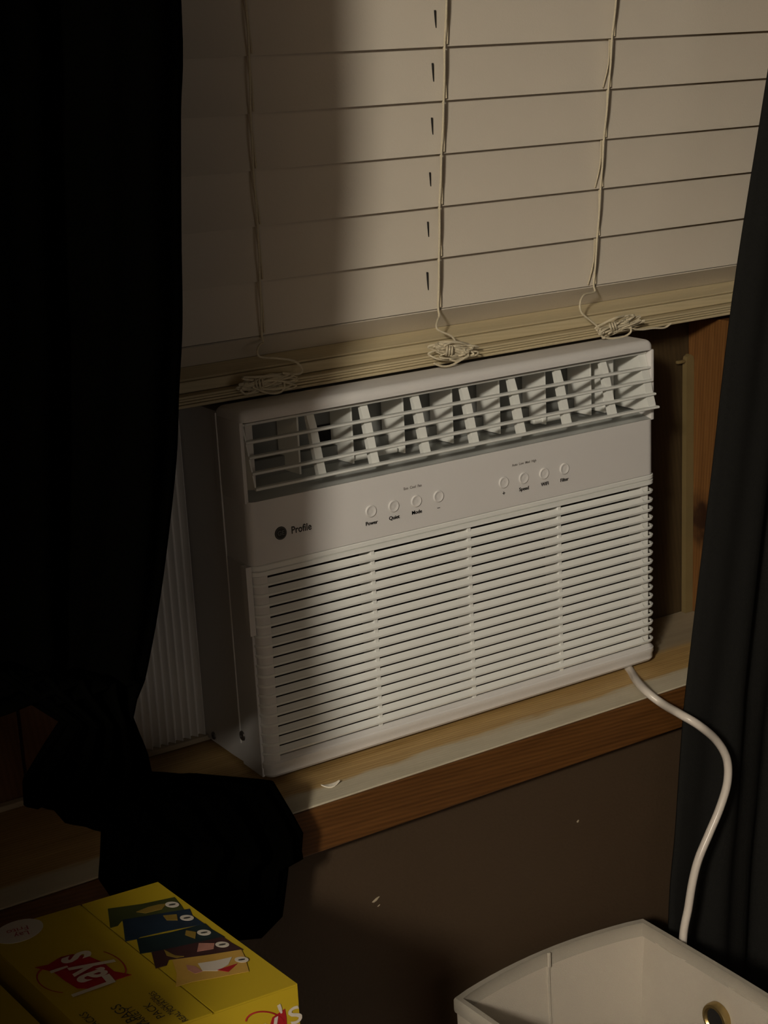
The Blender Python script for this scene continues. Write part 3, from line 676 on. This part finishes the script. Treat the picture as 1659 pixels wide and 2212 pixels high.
text_on('logo_lettering', "Lay's", 0.044, cp_(452, 552, ZP + .0010), rd2, Vector((0, 0, 1)).cross(rd2), 'print_white', c1, 0.64, 0.02)
bags = [('bag_olive', [(585, 208), (770, 182), (948, 145), (985, 190), (1000, 215), (800, 250), (660, 275), (640, 300), (598, 312)]),
        ('bag_navy', [(665, 268), (850, 238), (1030, 208), (1045, 245), (1110, 290), (900, 330), (760, 362), (745, 372), (680, 385)]),
        ('bag_teal', [(742, 372), (930, 335), (1115, 288), (1150, 320), (1222, 362), (1000, 410), (840, 440), (760, 452)]),
        ('bag_maroon', [(822, 445), (1010, 405), (1210, 360), (1255, 392), (1322, 430), (1100, 465), (915, 485), (905, 515), (845, 532)]),
        ('bag_yellow', [(935, 485), (1110, 462), (1310, 430), (1330, 470), (1352, 548), (1200, 578), (1045, 605), (955, 632), (960, 560)])]
for k, (m_, pts) in enumerate(bags): decal('printed_bag', pts, m_, c1, ZP + .0001 + .00012 * k, lab=['olive green printed bag', 'navy printed bag', 'dark teal printed bag', 'dark maroon printed bag', 'orange-yellow printed bag'][k])
for pts, m_, k in (([(860, 185), (905, 180), (880, 210), (790, 232), (740, 225), (800, 200)], 'print_gold', .0008), ([(885, 245), (960, 238), (965, 270), (905, 270)], 'print_gold', .0008), ([(1010, 325), (1065, 335), (1060, 370), (1005, 350)], 'print_gold', .0008),
                   ([(1080, 395), (1165, 395), (1160, 425), (1070, 440)], 'pink', .0009), ([(1010, 512), (1060, 520), (1100, 548), (1060, 560), (1020, 540)], 'pink', .0010), ([(1075, 505), (1170, 490), (1260, 470), (1240, 510), (1180, 545), (1100, 545)], 'print_white', .0010), ([(1180, 540), (1290, 505), (1240, 550)], 'red', .0011), ([(890, 430), (950, 462), (1000, 466), (960, 475), (905, 462)], 'print_gold', .0009)):
    decal('printed_picture', pts, m_, c1, ZP + k)
for cx_, cy_ in ((935, 185), (1015, 257), (1108, 337), (1207, 402), (1312, 484)):
    decal('count_oval', ell(cx_, cy_, 38, 15, 0.02), 'print_white', c1, ZP + .0012)
    decal('count_mark', ell(cx_, cy_, 20, 4, -0.15, 8), 'ink', c1, ZP + .0014)
def small2(s, x, y, size): text_on('small_print', s, size, cp_(x, y, ZP + .0003), RD, UD, 'ink', c1)
small2('REAL POTATOES', 915, 738, 0.0062); small2('MADE FROM', 880, 735, 0.0048); small2('PACK', 838, 762, 0.0085); small2('VARIETY', 750, 790, 0.0075); small2('28 BAGS', 700, 800, 0.0105); small2('SNACKS', 505, 825, 0.008)
ov = decal('corner_oval', ell(100, 330, 140, 58, -0.28, 26), 'print_white', c1, ZP + .0002, lab='pale oval emblem at the left edge')
d2 = (cp_(0, 350) - cp_(190, 300)).normalized(); u2 = Vector((0, 0, 1)).cross(d2)
text_on('oval_lettering', 'Frito', 0.0085, cp_(95, 322, ZP + .0006), d2, u2, 'red', c1); text_on('oval_lettering', 'Lay', 0.0085, cp_(118, 345, ZP + .0006), d2, u2, 'red', c1)
# front face print
fB, fC = q1[1], q1[2]; fd = (fB - fC).normalized(); fn = fd.cross(Vector((0, 0, 1))).normalized()
def face_pt(px, py, lift=0.0005):
    q = ((px - W_PX / 2) / F_PX, (py - H_PX / 2) / F_PX, 1.0); d = Vector([sum(RC[k][j] * q[k] for k in range(3)) for j in range(3)])
    o0 = fB + fn * lift; o0.z = 0; n_ = fn; tt = (o0 - Vector((CAM.x, CAM.y, 0))).dot(n_) / d.dot(n_); return CAM + d * tt
bm = bmesh.new(); P = [face_pt(x / 2.514, 1880 + y / 2.514) for x, y in ((1470, 835), (1480, 800), (1548, 753), (1556, 800), (1560, 900), (1400, 960), (1420, 860))]
add(bm, [tuple(p) for p in P] + [tuple(p - fn * .0004) for p in P], [tuple(range(7)), tuple(range(13, 6, -1))] + [(i, i + 7, (i + 1) % 7 + 7, (i + 1) % 7) for i in range(7)]); obj('logo_banner', bm, 'red', c1)
p_ = face_pt(1440 / 2.514, 1880 + 865 / 2.514, .0009); dd = (face_pt(1540 / 2.514, 1880 + 800 / 2.514, .0009) - face_pt(1420 / 2.514, 1880 + 870 / 2.514, .0009)).normalized()
text_on('logo_lettering', "Lay's", 0.030, p_, dd, fn.cross(dd) if fn.cross(dd).z > 0 else dd.cross(fn), 'print_white', c1)
bm = bmesh.new(); tube(bm, [face_pt(x / 2.514, 1880 + y / 2.514, .0004) for x, y in ell(1440, 830, 105, 62, 0.1, 18, math.pi, math.pi * 1.9)], .0006, 5); obj('logo_ring', bm, 'red', c1)
# table that carries the cartons
tb = thing('side_table', 'small dark wooden table under the yellow snack cartons', 'table', (-0.37, -0.28, 0.0))
tz = ZK - HK - .0005
bm = bmesh.new(); tx0, tx1, ty0, ty1 = C2.x - .004, q1[0].x - .012, q1[1].y + .004, q1[0].y - .004
box(bm, tx0, tx1, ty0, ty1, tz - .02 - .0035, tz - .0035, .002); obj('tabletop', bm, 'table', tb)
for o_c in (c2,): pass
for x in (tx0 + .014, tx1 - .014):
    for y in (ty0 + .014, ty1 - .014):
        bm = bmesh.new(); box(bm, x - .012, x + .012, y - .012, y + .012, 0.0, tz - .0237, .002); obj('leg', bm, 'table', tb)

# unseen chest of drawers, added left of view to shade the cartons
dr = thing('shadow_blocker', 'added unseen blocker shaped as a chest of drawers, shading the snack cartons', 'shadow_blocker', (-0.76, -0.5, 0.0))
dx0, dx1, dy0, dy1, dh = -0.93, -0.60, -0.70, -0.16, 1.13
bm = bmesh.new(); box(bm, dx0, dx1, dy0, dy1, 0.06, dh - .02, .002); obj('body', bm, 'table', dr)
bm = bmesh.new(); box(bm, dx0 - .004, dx1 + .004, dy0 - .004, dy1 + .004, dh - .0198, dh, .003); obj('top', bm, 'table', dr)
bm = bmesh.new(); box(bm, dx0 + .01, dx1 - .02, dy0 + .02, dy1 - .01, 0, 0.0598); obj('plinth', bm, 'table', dr)
for k in range(4):
    bm = bmesh.new(); box(bm, dx1 + .0004, dx1 + .014, dy0 + .01, dy1 - .01, .08 + k * .258, .08 + k * .258 + .248, .003); d_ = obj('drawer', bm, 'table', dr)
    bm = bmesh.new(); box(bm, dx1 + .0142, dx1 + .028, (dy0 + dy1) / 2 - .05, (dy0 + dy1) / 2 + .05, .2 + k * .258, .212 + k * .258, .004); obj('handle', bm, 'brass', d_)

# ------------------------------------------------------------------ paint flakes on the sill
def flake(px, py, ax, v, l, wd, ang, lab):
    p = at(px, py, ax, v); bm = bmesh.new(); n = 7; up, dn = [], []
    for i in range(n):
        t = i / (n - 1); x = (t - .5) * l; h = .0012 + .0035 * (2 * t - 1) ** 2 * (l / .02); ww = wd * math.sin(math.pi * min(.93, max(.07, t))) * .5
        for s_ in (-1, 1):
            a = Vector((x * math.cos(ang) - s_ * ww * math.sin(ang), x * math.sin(ang) + s_ * ww * math.cos(ang), h)); up.append(a); dn.append(a - Vector((0, 0, .0011)))
    V = [p + a for a in up] + [p + a for a in dn]; k = 2 * n; F = []
    for i in range(n - 1):
        a = 2 * i; F += [(a, a + 1, a + 3, a + 2), (a + k, a + 2 + k, a + 3 + k, a + 1 + k), (a, a + 2, a + 2 + k, a + k), (a + 1, a + 1 + k, a + 3 + k, a + 3)]
    F += [(0, k, k + 1, 1), (k - 2, k - 1, 2 * k - 1, 2 * k - 2)]
    add(bm, [tuple(q) for q in V], F); o = obj('paint_flake', bm, 'chip', None, True); tag(o, lab, 'paint flake'); return o
flake(714, 1699, 2, ZS, .019, .0065, -.15, 'curled white paint flake on the sill near the black curtain')
flake(1487, 1312, 2, ZS, .020, .008, .1, 'white paint flake on the sill beside the charcoal curtain')
# small white scuffs on the brown wall
for px, py, l, h in ((812, 1943, .0085, .0028), (818, 1956, .003, .001), (1248, 1774, .0028, .0026)):
    p = at(px, py, 1, WY); bm = bmesh.new(); n = 9
    add(bm, [(p.x + l * .5 * math.cos(q) * (1 + .25 * math.sin(3 * q)), p.y - e_, p.z + h * .5 * math.sin(q) + l * .22 * math.cos(q)) for e_ in (.0005, -.0002) for q in [2 * math.pi * i / n for i in range(n)]],
        [tuple(range(n)), tuple(range(2 * n - 1, n - 1, -1))] + [(i, i + n, (i + 1) % n + n, (i + 1) % n) for i in range(n)])
    obj('scuff', bm, 'track', bpy.data.objects['wall_back'])
